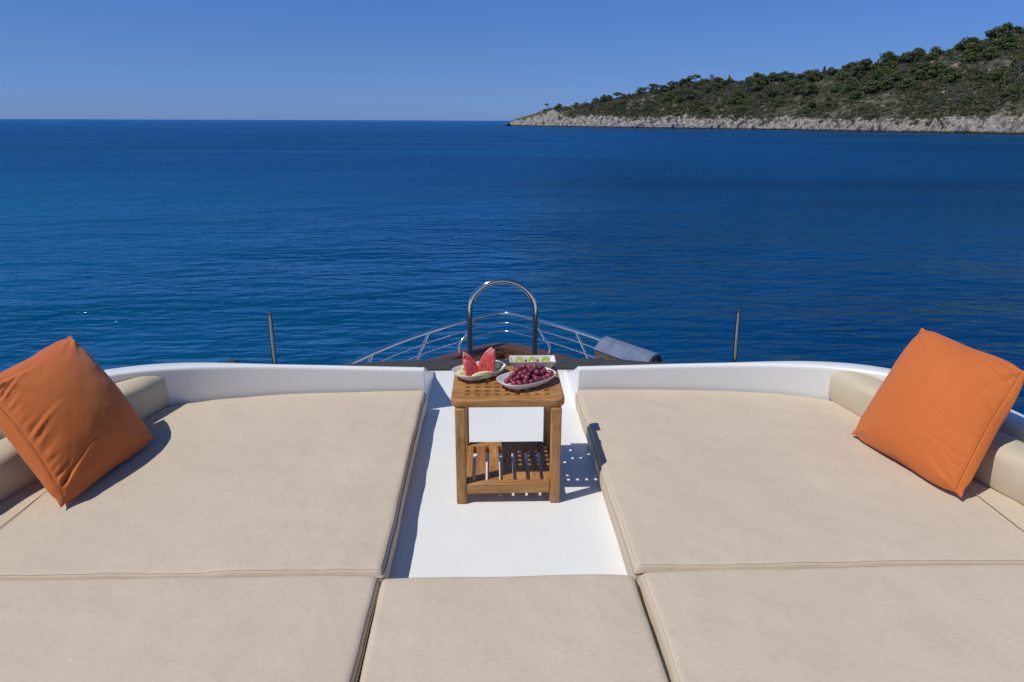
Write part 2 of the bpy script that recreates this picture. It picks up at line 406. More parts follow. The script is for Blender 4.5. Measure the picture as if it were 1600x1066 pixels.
def proto(kind, seed):
    r = random.Random(seed); parts = []; cl = []
    if kind == 'umbrella':
        H = 7.; parts.append(tube_geo([(0, 0, -1.), (.2, 0, 1.5), (.1, .1, 3), (.5, 0, 4.6)], [.26, .2, .17, .12], 6))
        for k in range(7):
            a = 2*pi*k/7+r.random()*.5; R_ = 1.5+r.random()*1.6; e = (R_*cos(a)+.4, R_*sin(a), 4.3+r.random()*1.9)
            parts.append(tube_geo([(.25, .05, 3.2+r.random()*1.0), ((e[0]+.3)*.5, e[1]*.5, 4.7), e], [.11, .07, .03], 5)); cl.append((*e, 1.15+r.random()*.6, .6))
        cl += [(.4, 0, 6.1, 1.5, .6)]; n, sz = 1300, .23
    elif kind == 'sapling':
        parts.append(tube_geo([(1.3, 0, -.6), (.9, 0, .2), (.1, 0, 1.6), (-.1, 0, 2.6), (.1, 0, 4.4)], [.2, .17, .13, .1, .05], 6))
        parts.append(tube_geo([(.0, 0, 2.2), (-.7, 0, 2.6), (-1.1, .1, 2.9)], [.08, .05, .03], 5))
        cl = [(.1, 0, 4.9, .95, .6), (-.5, .2, 4.4, .6, .5), (.7, -.2, 4.6, .6, .5), (-1.2, .1, 3., .4, .6)]; n, sz = 330, .2
    elif kind == 'cone':
        parts.append(tube_geo([(0, 0, -1.), (0, 0, 6.5)], [.22, .05], 6))
        for k in range(9): cl.append((r.uniform(-.3, .3), r.uniform(-.3, .3), 1.2+k*.72, 1.55-.14*k, .8))
        n, sz = 1200, .24
    elif kind in ('bushy', 'bushy2', 'grey'):
        H = {'bushy': 5., 'bushy2': 4.2, 'grey': 4.2}[kind]; parts.append(tube_geo([(0, 0, -1.), (.1, 0, 1.), (0, .1, H*.75)], [.24, .19, .06], 6))
        for k in range(10):
            a = 2*pi*k/10*2.4; R_ = r.uniform(.5, 2.1); e = (R_*cos(a), R_*sin(a), H*r.uniform(.38, .95)-R_*.22)
            parts.append(tube_geo([(0, 0, e[2]*.45), (e[0]*.5, e[1]*.5, e[2]*.7), e], [.09, .06, .02], 4)); cl.append((*e, r.uniform(.75, 1.3), .75))
        cl.append((0, 0, H*.9, 1.1, .8)); n, sz = (1500, .25) if kind != 'grey' else (620, .15)
    V, Fc = merge(parts); tm = bpy.data.meshes.new('trunk'); tm.from_pydata([tuple(v) for v in V], [], Fc); tm.materials.append(BARK if kind != 'grey' else NM('grey_bark', (.26, .24, .22), .9).m)
    V, Fc = leaf_cloud(cl, n, sz, seed); cm = bpy.data.meshes.new('crown'); cm.from_pydata(V.tolist(), [], Fc.tolist())
    cm.materials.append(LEAF_G if kind == 'grey' else LEAF); return tm, cm
PROT = {k: proto(k, i+3) for i, k in enumerate(['umbrella', 'sapling', 'cone', 'bushy', 'bushy2', 'grey'])}
PROT['bushy3'] = proto('bushy', 41); PROT['umbrella2'] = proto('umbrella', 77)
def tree(kind, p, sc, rz, label, group=None, flat=1.):
    o = empty('dead_tree' if kind == 'grey' else 'pine_tree', p, label, 'tree', group); o.scale = (sc, sc, sc*flat); o.rotation_euler[2] = rz
    tm, cm = PROT[kind]
    for nm, me in (('trunk', tm), ('crown', cm)):
        c = bpy.data.objects.new(nm, me); COL.objects.link(c); c.parent = o
    return o
# trees standing clear on the skyline, each by its place along the ridge
SKY = [(854, .93, 'sapling', 1.25, pi, 'thin crooked lone pine leaning out over the pale rocky tip of the headland'),
       (873, .95, 'bushy2', 1.05, .3, 'small round pine next to the lone crooked pine at the seaward end'),
       (899, .95, 'bushy', .8, 1., 'low dark bush-like pine between the tip pines and the taller ridge pines'),
       (963, .95, 'umbrella', .92, 2., 'rounded pine left of the pair of umbrella pines on the low ridge'),
       (980, .9, 'bushy3', .9, .2, 'dense pine just left of the flat umbrella pines on the low ridge'),
       (1000, .97, 'umbrella2', .95, .4, 'smaller left umbrella pine with sky showing under its crown'),
       (1018, .97, 'umbrella', 1.05, 1.3, 'wide flat umbrella pine, the larger of the two beside the ridge gap'),
       (1053, .97, 'umbrella', .72, 2.2, 'slim leaning pine at the left start of the dense ridge wood'),
       (1066, .98, 'bushy', .85, .6, 'round topped pine just right of the slim leaning ridge pine'),
       (1080, .98, 'umbrella2', 1.0, 1.7, 'airy pine with see-through top on the ridge, between two round pines'),
       (1090, .97, 'bushy3', .85, 2.9, 'full green pine right of the airy see-through ridge pine'),
       (1112, .98, 'bushy', .85, 4., 'broad pine alone between two dips of the ridge line'),
       (1132, .98, 'cone', .85, 0., 'upright narrow pine, tallest of the middle ridge'),
       (1164, .98, 'bushy', .95, 3., 'wide pine crown beside the upright narrow ridge pine'),
       (1205, .97, 'bushy', 1.1, 5., 'big domed pine bulging from the middle of the ridge line'),
       (1275, .98, 'cone', .85, 1., 'dark pointed conifer poking above the right half of the ridge'),
       (1400, .98, 'umbrella', .7, 2., 'little umbrella pine silhouetted on the ridge before the steeper rise'),
       (1440, .98, 'grey', 1.2, 2., 'greyish bare tree on the ridge line where the slope steepens'),
       (1540, .98, 'bushy3', .95, .9, 'dark broad pine jutting from the upper ridge'),
       (1592, .98, 'bushy', 1.1, 2.4, 'highest round pine at the right end of the ridge')]
for u, s, k, sc, rz, lab in SKY: tree(k, ground(u, s)-Vector((0, 0, 1.5)), sc*1.55, rz, lab, 'trees standing along the headland ridge', .78)
def clear(u, s, p):
    """bare rocky openings on the slope"""
    v = float(fbm(np.array([p.x/22.]), np.array([p.y/22.]), 0., 3, 55)[0])
    t = .52-.42*max(0, min(1, (u-1300)/300))*(1 if s < .62 else .3)
    if s < .3: t -= .25
    return v > t
GRP = 'pines covering the headland slope'; n = 0; tries = 0
while n < 275 and tries < 9000:
    tries += 1; u = 860+760*random.random()**.85; s = random.random()**.8 if n > 55 else random.uniform(.88, .99)
    sr = float(np.interp(u, us, SR)); 
    if s < sr+.12 or s > .99: continue
    p = ground(u, s)-Vector((0, 0, .9))
    if n > 55 and clear(u, s, p): continue
    k = random.choices(['bushy', 'bushy2', 'bushy3', 'umbrella', 'grey'], [4, 4, 4, .25, 2.0])[0]
    sc = random.uniform(1.1, 2.3)*(1. if s > .45 else .72)*float(np.interp(u, [860, 1000], [.4, 1]))
    if k == 'grey': tree(k, p, sc, random.random()*6, 'grey leafless tree among the green pines of the hillside', 'grey trees on the headland slope')
    else: tree(k, p, sc, random.random()*6, 'bushy green pine in the dense wood covering the hillside', GRP, random.uniform(.62, .85))
    n += 1
# low scrub: one mass
def scrub():
    Vs = []; protos = [leaf_cloud([(0, 0, .3, .9, .6), (.6, .2, .2, .6, .6), (-.5, -.3, .25, .65, .6), (.1, -.5, .5, .5, .7)], 60, .24, 100+i)[0] for i in range(4)]
    m = 0; t = 0
    while m < 8500 and t < 90000:
        t += 1; u = 848+827*random.random(); s = random.random()**1.15; sr = float(np.interp(u, us, SR))
        if s < sr*.75 or s > 1.15: continue
        if s < sr+.05 and random.random() > .32: continue
        p = ground(u, s)
        if clear(u, s, p) and random.random() > .16: continue
        k = random.uniform(.7, 2.0)*float(np.interp(u, [815, 900, 1000], [.5, .6, 1.])); a = random.random()*6.28; q = protos[m % 4]
        R = np.array([[cos(a), -sin(a), 0], [sin(a), cos(a), 0], [0, 0, random.uniform(.7, 1.2)]])*k
        Vs.append(q@R.T+np.array(p)); m += 1
    V = np.concatenate(Vs); F_ = np.arange(len(V)).reshape(-1, 4)
    me = bpy.data.meshes.new('scrub'); me.vertices.add(len(V)); me.vertices.foreach_set('co', V.ravel())
    me.loops.add(F_.size); me.loops.foreach_set('vertex_index', F_.ravel().astype(np.int32))
    me.polygons.add(len(F_)); me.polygons.foreach_set('loop_start', np.arange(0, F_.size, 4, dtype=np.int32)); me.polygons.foreach_set('loop_total', np.full(len(F_), 4, np.int32))
    me.update(calc_edges=True); me.materials.append(SCRUB); o = bpy.data.objects.new('scrub', me); COL.objects.link(o)
    tag(o, 'low dark green scrub and undergrowth spread over the rocky headland', 'scrub', kind='stuff')
scrub()
# sea rock off the tip
def sea_rock():
    bm = bmesh.new(); bmesh.ops.create_icosphere(bm, subdivisions=4, radius=1)
    for v in bm.verts:
        c = v.co.copy(); k = 1+.35*float(fbm(np.array([c.x*1.7]), np.array([c.y*1.7]), c.z*1.7, 3, 5)[0]); v.co = Vector((c.x*2.6*k, c.y*2.2*k, c.z*2.6*k))
    p = at(794.5, 196.2, SEA_Z); q = Vector((p.x, p.y, 0)); q = q.normalized()*720
    o = from_bm('sea_rock', bm, NM('dark_wet_rock', (.025, .022, .02), .6).m); o.location = (q.x, q.y, SEA_Z+.6)
    tag(o, 'small dark rock alone in the water off the tip of the headland', 'rock')
sea_rock()

# ================================================================== YACHT
CX = .06
yacht = empty('motor_yacht', (CX, 3, 0), 'white motor yacht with wooden bow and cushioned sun deck in the foreground', 'yacht')
# plan of the coaming's inner face
A_, N_, B_, YC = 2.14, 4.0, 1.5, 1.96
def plan(side, x_end):
    P = []
    for t in np.linspace(0, pi/2, 160):
        P.append((A_*sin(t)**(2/N_), YC+B_*cos(t)**(2/N_)))
    P = [(x, y) for x, y in P if x > abs(x_end-CX)+.01]
    x0 = abs(x_end-CX); P = [(x0, YC+B_*(1-(x0/A_)**N_)**(1/N_))]+P
    out = [Vector(P[0]).to_3d()]
    for q in P[1:]:
        q = Vector(q).to_3d()
        if (q-out[-1]).length > .03: out.append(q)
    for y in np.arange(YC-.1, -.8, -.2): out.append(Vector((A_, y, 0)))
    return [Vector((CX+side*q.x, q.y, 0)) for q in out]
def yfar(x):
    k = min(abs(x-CX)/A_, .9999); return YC+B_*(1-k**N_)**(1/N_)
def coaming(side, x_end):
    P = plan(side, x_end); n = len(P); V = []; Fc = []
    for i, p in enumerate(P):
        t = P[min(i+1, n-1)]-P[max(i-1, 0)]; t.z = 0; t.normalize()
        if i == 0: t = Vector((side, 0, 0))
        o = Vector((-t.y, t.x, 0))*side        # outward
        h = .242+(.082 if side > 0 else .105)*min(1, (abs(p.x-CX)/1.9))**2
        prof = [(.012, -.05), (.012, .0), (.010, .12), (.0, h-.022), (.0, h-.014), (.002, h-.007), (.008, h-.002), (.018, h), (.036, h-.003), (.06, h-.013), (.10, h-.034), (.19, h-.078), (.34, h*.42), (.50, h*.14), (.60, .012), (.63, 0), (.63, -.05)]
        k_ = min(1, max(0, (abs(p.x-CX)-1.15)/.75)); wb = .07*k_*k_*(3-2*k_)
        for j, (d, z) in enumerate(prof): V.append(p+o*(d+(wb if j > 7 else 0))+Vector((0, 0, z)))
    m = len(prof)
    for i in range(n-1):
        for k in range(m-1):
            a = i*m+k; q = (a, a+1, a+m+1, a+m); Fc.append(q if side < 0 else q[::-1])
    Fc.append(tuple(range(m)) if side > 0 else tuple(range(m))[::-1])
    # blunt end with a 10 mm rounding comes from the bevel
    V = rel(yacht, V); bm = bmesh.new(); vs = [bm.verts.new(v) for v in V]
    for f in Fc: bm.faces.new([vs[i] for i in f])
    o = from_bm('coaming', bm, WHITE, yacht); m_ = o.modifiers.new('b', 'BEVEL'); m_.width = .006; m_.segments = 3; m_.limit_method = 'ANGLE'; m_.angle_limit = radians(55)
    autosmooth(o, 45); return P
PL = coaming(-1, -.362); PR = coaming(1, .468)
def outline(off):
    """deck edge all round, offset outwards from the coaming's inner plan"""
    out = []
    for side in (1, -1):
        P = plan(side, CX+side*.001); n = len(P); q = []
        for i, p in enumerate(P):
            t = P[min(i+1, n-1)]-P[max(i-1, 0)]; t.normalize()
            if i == 0: t = Vector((side, 0, 0))
            q.append(p+Vector((-t.y, t.x, 0))*side*off)
        out += q[::-1] if side > 0 else q
    return out
def slab(name, P, z0, z1, mat, bev=.01, parent=yacht):
    bm = bmesh.new(); off = parent.location if parent else Vector()
    a = [bm.verts.new(Vector((p.x, p.y, z1))-off) for p in P]; b = [bm.verts.new(Vector((p.x, p.y, z0))-off) for p in P]
    bm.faces.new(a); bm.faces.new(b[::-1]); n = len(P)
    for i in range(n): bm.faces.new((a[i], b[i], b[(i+1) % n], a[(i+1) % n]))
    o = from_bm(name, bm, mat, parent); return bevel(o, bev, 3, 40)
slab('sun_deck', outline(.66), -.12, 0, WHITE, .02)
slab('cabin', outline(.30), -2.6, -.121, WHITE, .01)
# raked windscreen below the deck edge
def windscreen():
    P = [p for p in outline(.66) if p.y > 3.0]; n = len(P); V = []; Fc = []
    for p in P:
        o = Vector(((p.x-CX)*.10, .95, 0)); V += [p+Vector((0, -.02, -.13)), p+o+Vector((0, 0, -.9)), p+o+Vector((0, 0, -2.6))]
    for i in range(n-1):
        for k in range(2): a = i*3+k; Fc.append((a, a+3, a+4, a+1))
    autosmooth(mesh('windscreen', rel(yacht, V), Fc, GLASSM, yacht), 40)
windscreen()
# bow: hull, bulwark, cap rail, foredeck
AX = lambda y: .03+.0142*y
def hw(d): return 3.6*(1-math.exp(-max(d, 0)/2.9))
def hcap(d): return 3.7*(1-math.exp(-max(d, 0)/2.45))
def bow_path(z, off=0., r=.12, y0=12.03, ymin=-2, hw=hw):
    """port side to starboard side around the stem"""
    L = []; ds = list(np.linspace(.0, 1.2, 26))+list(np.linspace(1.4, y0-ymin, 30))
    for d in ds: L.append((sqrt(hw(d)**2+0)+off*(1 if d > .1 else .0), y0-d))
    # soften the stem
    pts = [Vector((AX(y)-w, y, z)) for w, y in L[::-1]]+[Vector((AX(y)+w, y, z)) for w, y in L[1:]]
    for _ in range(int(r*50)):
        pts = [pts[0]]+[(pts[i-1]+pts[i]*2+pts[i+1])/4 if abs(pts[i].x-AX(12)) < .8 else pts[i] for i in range(1, len(pts)-1)]+[pts[-1]]
    return pts
def offset_path(P, d):
    out = []; n = len(P)
    for i, p in enumerate(P):
        t = P[min(i+1, n-1)]-P[max(i-1, 0)]; t.z = 0; t.normalize(); out.append(p+Vector((-t.y, t.x, 0))*d)
    return out
def band(name, P, prof, mat, closed=False):
    """sweep a (outward, up) profile along a path"""
    V = []; Fc = []; n = len(P); m = len(prof)
    for i, p in enumerate(P):
        t = P[min(i+1, n-1)]-P[max(i-1, 0)]; t.z = 0; t.normalize(); o = Vector((-t.y, t.x, 0))
        for d, z in prof: V.append(p+o*d+Vector((0, 0, z)))
    for i in range(n-1):
        for k in range(m if closed else m-1):
            a = i*m+k; b = i*m+(k+1) % m; Fc.append((a, b, b+m, a+m))
    bm = bmesh.new(); vs = [bm.verts.new(v) for v in rel(yacht, V)]
    for f in Fc: bm.faces.new([vs[i] for i in f])
    return autosmooth(from_bm(name, bm, mat, yacht), 40)
BP = bow_path(-2.43, y0=11.97, hw=hcap)
band('cap_rail', BP, [(-.17, 0), (-.165, .03), (-.15, .04), (.13, .04), (.15, .03), (.155, 0), (.15, -.03), (-.165, -.03)], CAPM, True)
band('bulwark', BP, [(-.10, -.028), (-.10, -.20), (.09, -.20), (.09, -.028)], VARN, True)
band('hull', BP, [(.085, -.205), (.12, -.24), (.12, -.30), (.02, -.34), (-.15, -1.6), (-.5, -2.6)], WHITE)
fd = bow_path(-2.62, y0=11.97, hw=hcap); fd = offset_path(fd, -.11)
slab('foredeck', [Vector((p.x, p.y, 0)) for p in fd], -2.72, -2.625, DECKM, .004)
# anchor windlass on the foredeck
wl = box('windlass', (.02, 11.2, -2.56), (.34, .26, .12), WHITE, yacht, .03)
tube('anchor_chain', [(.1, 11.2, -2.55), (.16, 11.5, -2.58), (.19, 11.85, -2.56)], .018, STEEL_D, yacht, 8)
# bow rail
rail = bpy.data.objects.new('bow_rail', None); COL.objects.link(rail); rail.parent = yacht
def rtube(name, P, r, mat, seg=10):
    V, Fc = tube_geo(rel(yacht, P), r, seg); o = autosmooth(mesh(name, V, Fc, mat, None), 60); o.parent = rail; return o
RP = [p for p in bow_path(-1.81) if p.y > 3.5]
rtube('top_rail', RP, .036, STEEL)
def twist(P, r, seg=6):
    """a stranded wire: radius breathes along its length"""
    D = [P[0]]
    for a, b in zip(P[:-1], P[1:]):
        k = max(1, int((b-a).length/.04))
        for j in range(1, k+1): D.append(a.lerp(b, j/k))
    return D, [r*(1.25 if i % 2 else .75) for i in range(len(D))]
for z in (-1.99, -2.15):
    P, r = twist([Vector((p.x, p.y, z)) for p in RP if p.y > 7.5], .0135)
    rtube('guard_wire', P, r, STEEL, 6)
def rail_stanchion(u, v, bend=False):
    p = at(u, v, -1.81); q = min(RP, key=lambda w: (w-p).length); sx = 1 if q.x > AX(q.y) else -1
    b = Vector((q.x+sx*.27, q.y-.2, -2.40))
    if bend: P = smooth_path([q, q+Vector((sx*.16, -.10, -.28)), b+Vector((sx*.0, .02, .16)), b], 5)
    else: P = [q, b]
    rtube('stanchion', P, .025, STEEL, 10)
for u, v in ((593, 545), (673, 520), (906, 518), (1000, 548)): rail_stanchion(u, v)
for u, v in ((744, 500), (836, 498)): rail_stanchion(u, v, True)
# boarding arch in front of the sun deck
ar = []
xl, xr, ya, zs = -.158, .316, 4.75, .215; rr = (xr-xl)/2
ar = [Vector((xl, ya, -.62)), Vector((xl, ya, -.2))]+[Vector((xl, ya, z)) for z in (.0, .1)]
ar += [Vector(((xl+xr)/2-rr*cos(a), ya, zs+rr*.93*sin(a))) for a in np.linspace(0, pi, 28)]
ar += [Vector((xr, ya, z)) for z in (.1, .0, -.2, -.62)]
tube('boarding_handrail', ar, .020, STEEL_A, yacht, 16)
# two short posts on the deck edge
for u0, v0, u1, v1 in ((421, 492, 429.5, 571), (1154, 488, 1147, 568)):
    d0, d1 = ray(u0, v0), ray(u1, v1); p0 = EYE+d0*(4.14/d0.y); p1 = EYE+d1*(4.14/d1.y)
    b = p1+(p1-p0)*.15; V, Fc = tube_geo(rel(yacht, [b, p1, p0]), .014, 12)
    V2, F2 = tube_geo(rel(yacht, [p0, p0+Vector((0, 0, .012)), p0+Vector((0, 0, .022)), p0+Vector((0, 0, .034))]), [.010, .006, .009, .004], 10)
    V, Fc = merge([(V, Fc), (V2, F2)]); autosmooth(mesh('deck_post', V, Fc, STEEL_D, yacht), 50)
# snap studs along the coaming, a small black cleat hook
for u, v in ((303, 579), (527, 574.5), (655, 573.5), (905, 571.5), (1109, 568), (1248, 571), (1283, 573)):
    p = at(u, v, .245); 
    bm = bmesh.new(); bmesh.ops.create_uvsphere(bm, u_segments=10, v_segments=6, radius=.0045, matrix=Matrix.Translation(p+Vector((0, -.02, .004))-yacht.location))
    from_bm('snap_stud', bm, STEEL, yacht, True)
ck = at(369, 571, .27); V, Fc = merge([tube_geo(rel(yacht, [ck+Vector((.012, 0, -.01)), ck+Vector((.010, 0, .018)), ck+Vector((-.01, 0, .026)), ck+Vector((-.045, 0, .030))]), [.011, .009, .007, .004], 8),
                                   tube_geo(rel(yacht, [ck+Vector((-.028, 0, .0)), ck+Vector((-.01, 0, .014)), ck+Vector((.012, 0, .012))]), [.004, .005, .006], 6)])
autosmooth(mesh('cleat_hook', V, Fc, BLACK, yacht), 60)

# charcoal windscreen cover draped along the deck's front edge
def cover():
    P = [p for p in outline(.60) if p.y > 3.75 and -2.0 < p.x < 1.62]; P = P[::-1] if P[0].x > P[-1].x else P
    D = [P[0]]
    for a, b in zip(P[:-1], P[1:]):
        k = max(1, int((b-a).length/.02))
        for j in range(1, k+1): D.append(a.lerp(b, j/k))
    V = []; n = len(D); prof = [(.035, .001), (.037, .014), (.055, .022), (.10, .026), (.16, .024), (.215, .012), (.26, -.02), (.40, -.16), (.62, -.38), (1.0, -.78)]
    for i, p in enumerate(D):
        t = D[min(i+3, n-1)]-D[max(i-3, 0)]; t.normalize(); o = Vector((-t.y, t.x, 0)); o = o if o.y > 0 else -o
        w = math.exp(-((p.x-CX)/1.15)**4)
        for j, (d, z) in enumerate(prof):
            nz = float(vnoise(np.array([p.x*7]), np.array([j*.7]), 0, 4)[0])*.006+float(vnoise(np.array([p.x*23]), np.array([j*1.]), 0, 6)[0])*.003
            V.append(p+o*(d if d < .04 else .035+(d-.035)*(.35+.65*w) if d < .25 else d-.06*(1-w))+Vector((0, 0, (z+nz*(1 if j > 1 else 0))*(1 if z < 0 else .5+.5*w)+.001)))
    m = len(prof); Fc = [(i*m+k, i*m+k+1, (i+1)*m+k+1, (i+1)*m+k) for i in range(n-1) for k in range(m-1)]
    o = mesh('windscreen_cover', V, Fc, COVER, None, True); so_ = o.modifiers.new('s', 'SOLIDIFY'); so_.thickness = .004; so_.offset = 1
    tag(o, 'charcoal fabric cover lying along the front edge of the white sun deck', 'cover')
cover()

# ================================================================== covered box at the bow rail
def covered_box():
    a, b = at(948, 525.5, -1.66), at(1029, 552.5, -1.66); ax = (b-a); L = ax.length; ax.normalize(); per = Vector((ax.y, -ax.x, 0)).normalized()
    if per.x > 0: per = -per            # inboard
    mid = (a+b)/2; root = empty('covered_barbecue', mid-Vector((0, 0, .74)), 'blue grey hooded box with dark ends hung inside the starboard bow rail', 'covered box')
    def sweep(name, prof, e0, e1, mat, caps=True):
        V = []; m = len(prof)
        for e in (e0, e1):
            for d, z in prof: V.append(a+ax*(L*e)+per*d+Vector((0, 0, z)))
        Fc = [(k, (k+1) % m, (k+1) % m+m, k+m) for k in range(m)]+([tuple(range(m))[::-1], tuple(range(m, 2*m))] if caps else [])
        bm = bmesh.new(); vs = [bm.verts.new(v) for v in rel(root, V)]
        for f in Fc: bm.faces.new([vs[i] for i in f])
        return bevel(from_bm(name, bm, mat, root), .008, 2, 40)
    m = NM('blue_grey_vinyl', (.15, .18, .28), .38); c = m.coord('Object'); m.col(m.mix(m.val(m.noise(c, 6, 5, .7), .35, .75), (.11, .14, .23), (.20, .235, .34)))
    m.bump(m.noise(c, 7, 4), .02, .5)
    hood = [(-.07, -.20), (-.06, -.09), (-.03, -.03), (.0, 0), (.04, .004), (.125, -.018), (.285, -.15), (.275, -.16), (.20, -.115), (.0, -.19)]
    hd = sweep('hood', hood, 0, 1, m.m); hd.data.set_sharp_from_angle(angle=radians(14))
    t = NM('dark_tan_panel', (.10, .075, .05), .7); t.col(t.mix(t.val(t.noise(t.coord('Object'), 30, 4), .4, .6), (.05, .04, .03), (.16, .12, .07)))
    sweep('box_body', [(-.04, -.205), (.19, -.125), (.272, -.165), (.25, -.52), (-.03, -.52)], .02, .98, t.m)
    sweep('end_panel', [(-.055, -.10), (0, -.012), (.05, -.006), (.15, -.06), (.28, -.16), (.25, -.50), (-.04, -.50)], 1.0, 1.03, BLACK)
    for e in (.15, .85):
        q = a+ax*(L*e)+per*.1+Vector((0, 0, -.53)); tube('mount_leg', [q, Vector((q.x, q.y, -2.62))], .02, STEEL_D, root)
covered_box()

# ================================================================== CUSHIONS
def cushion(name, label, x0, x1, y0, y1, t, group=None, edges='all', seed=0, z0=.003, pipes=()):
    """x0..x1 by y0..y1(x); rounded top edges, slightly puffed and creased top"""
    far = y1 if callable(y1) else (lambda x: y1)
    def dense(n, a, b, L):
        e = np.array([0, .004, .009, .015, .022, .032, .05])/L
        return np.concatenate([e, np.linspace(e[-1], 1-e[-1], n)[1:-1], 1-e[::-1]])
    NX, NY = dense(70, 0, 1, abs(x1-x0)), dense(64, 0, 1, 1.3)
    r = .022; V = []; nx, ny = len(NX), len(NY); gx = np.zeros((nx, ny)); gy = gx.copy(); gz = gx.copy()
    for i, a in enumerate(NX):
        x = x0+(x1-x0)*a; yf = far(x)
        for j, b in enumerate(NY):
            y = y0+(yf-y0)*b; e = [abs(x-x0), abs(x1-x), abs(y-y0), abs(yf-y)]
            z = t
            for q in e:
                if q < r: z -= r-sqrt(max(0, r*r-(r-q)**2))
            gx[i, j], gy[i, j], gz[i, j] = x, y, max(z, t-r*1.1)
    ex = np.minimum(np.minimum(gx-x0, x1-gx), gy-y0); ex = np.clip(ex, 0, .14)/.14
    gz += .006*(ex**.6)-.006+.0035*fbm(gx*2.6, gy*2.6, seed*3.1, 3, seed)+.0022*fbm(gx*5, gy*11, seed, 3, seed+5)
    # soft creases running in from the edges
    cre = np.clip(1-ex, 0, 1)**2; gz += cre*.003*vnoise(gx*16, gy*16, seed, seed+2)
    wob = .0035
    gx += wob*vnoise(gy*5, gx*0, seed, seed+8)*(np.abs(gx-(x0+x1)/2) > abs(x1-x0)/2*.85); 
    gy += wob*vnoise(gx*5, gy*0, seed+3, seed+9)*(gy < y0+.1)
    root = empty(name, ((x0+x1)/2, (y0+far((x0+x1)/2))/2, 0), label, 'cushion', group); c = np.array(root.location)
    V = [tuple(np.array([gx[i, j], gy[i, j], gz[i, j]])-c) for i in range(nx) for j in range(ny)]
    Fc = [(i*ny+j, (i+1)*ny+j, (i+1)*ny+j+1, i*ny+j+1) for i in range(nx-1) for j in range(ny-1)]
    ring = [i*ny for i in range(nx)]+[(nx-1)*ny+j for j in range(1, ny)]+[i*ny+ny-1 for i in range(nx-2, -1, -1)]+[j for j in range(ny-2, 0, -1)]
    prev = ring
    cx, cy = 0, 0
    for zz, ins in ((t*.72, -.003), (t*.45, -.004), (t*.2, 0), (z0, .010)):
        cur = []
        for k in ring:
            v = V[k]; X_, Y_ = v[0], v[1]; sx = 1 if X_ > 0 else -1; 
            onx = (k//ny in (0, nx-1)); ony = (k % ny in (0, ny-1))
            V.append((X_-(sx*ins if onx else 0), Y_-((1 if k % ny else -1)*ins if ony else 0), zz)); cur.append(len(V)-1)
        m = len(ring); Fc += [(prev[k], cur[k], cur[(k+1) % m], prev[(k+1) % m]) for k in range(m)]; prev = cur
    bm = bmesh.new(); vs = [bm.verts.new(v) for v in V]
    for f in Fc: bm.faces.new([vs[i] for i in f])
    o = from_bm('pad', bm, FABRIC, root, True)
    # piping along the visible top edges
    side = {'right': [(nx-1)*ny+j for j in range(ny)], 'left': [j for j in range(ny)], 'near': [i*ny for i in range(nx)], 'far': [i*ny+ny-1 for i in range(nx)]}
    for p in pipes:
        ox = {'right': .002, 'left': -.002}.get(p, 0); oy = {'near': -.002, 'far': .002}.get(p, 0)
        P = [Vector(V[k])+Vector((ox, oy, -.001)) for k in side[p]]
        Vt, Ft = tube_geo(P, .0024, 6); q = mesh('piping', Vt, Ft, PIPE, root, True)
        st = {'right': -ny*2, 'left': ny*2, 'near': 2, 'far': -2}[p]; P = [Vector(V[k+st])+Vector((0, 0, .0004)) for k in side[p][3:-3]]
        Vt, Ft = tube_geo(P, .0009, 4); mesh('edge_stitching', Vt, Ft, PIPE, root, True)
    return root
T = .13
cushion('sun_pad', 'large beige sun pad left of the white aisle, carrying the left orange pillow', -2.06, -.360, 1.897, lambda x: yfar(x)-.006, T, seed=1, pipes=('right', 'near'))
cushion('sun_pad', 'large beige sun pad right of the teak table, its edge shaded by the table', .463, 2.18, 1.893, lambda x: yfar(x)-.006, T, seed=2, pipes=('left', 'near'))
cushion('sun_pad', 'near left beige pad in the lower left corner, in front of the left sun pad', -2.15, -.366, .35, 1.886, T, seed=3, pipes=('right', 'far'))
cushion('sun_pad', 'middle beige pad at the bottom centre, closing the near end of the white aisle', -.357, .4625, .35, 1.868, T-.002, seed=4, pipes=('right',))
cushion('sun_pad', 'near right beige pad in the lower right corner, in front of the right sun pad', .480, 2.2, .35, 1.880, T, seed=5, pipes=('left', 'far'))
# stitched seams on the pads
def seam(parent_label, pts):
    root = [o for o in S.objects if o.get('label', '').startswith(parent_label)][0]
    P = [at(u, v, T+.0028) for u, v in pts]; d = (P[-1]-P[0]).normalized(); P = [P[0]]+[P[0].lerp(P[-1], k/30) for k in range(1, 31)]+[P[-1]+d*.4]
    V, Fc = tube_geo(rel(root, P), .0016, 5); mesh('stitched_seam', V, Fc, NM('seam_thread', (.36, .29, .21), .9).m, root, True)
seam('large beige sun pad left', [(76, 765), (-2, 826)]); seam('large beige sun pad right', [(1512, 762), (1602, 832)])

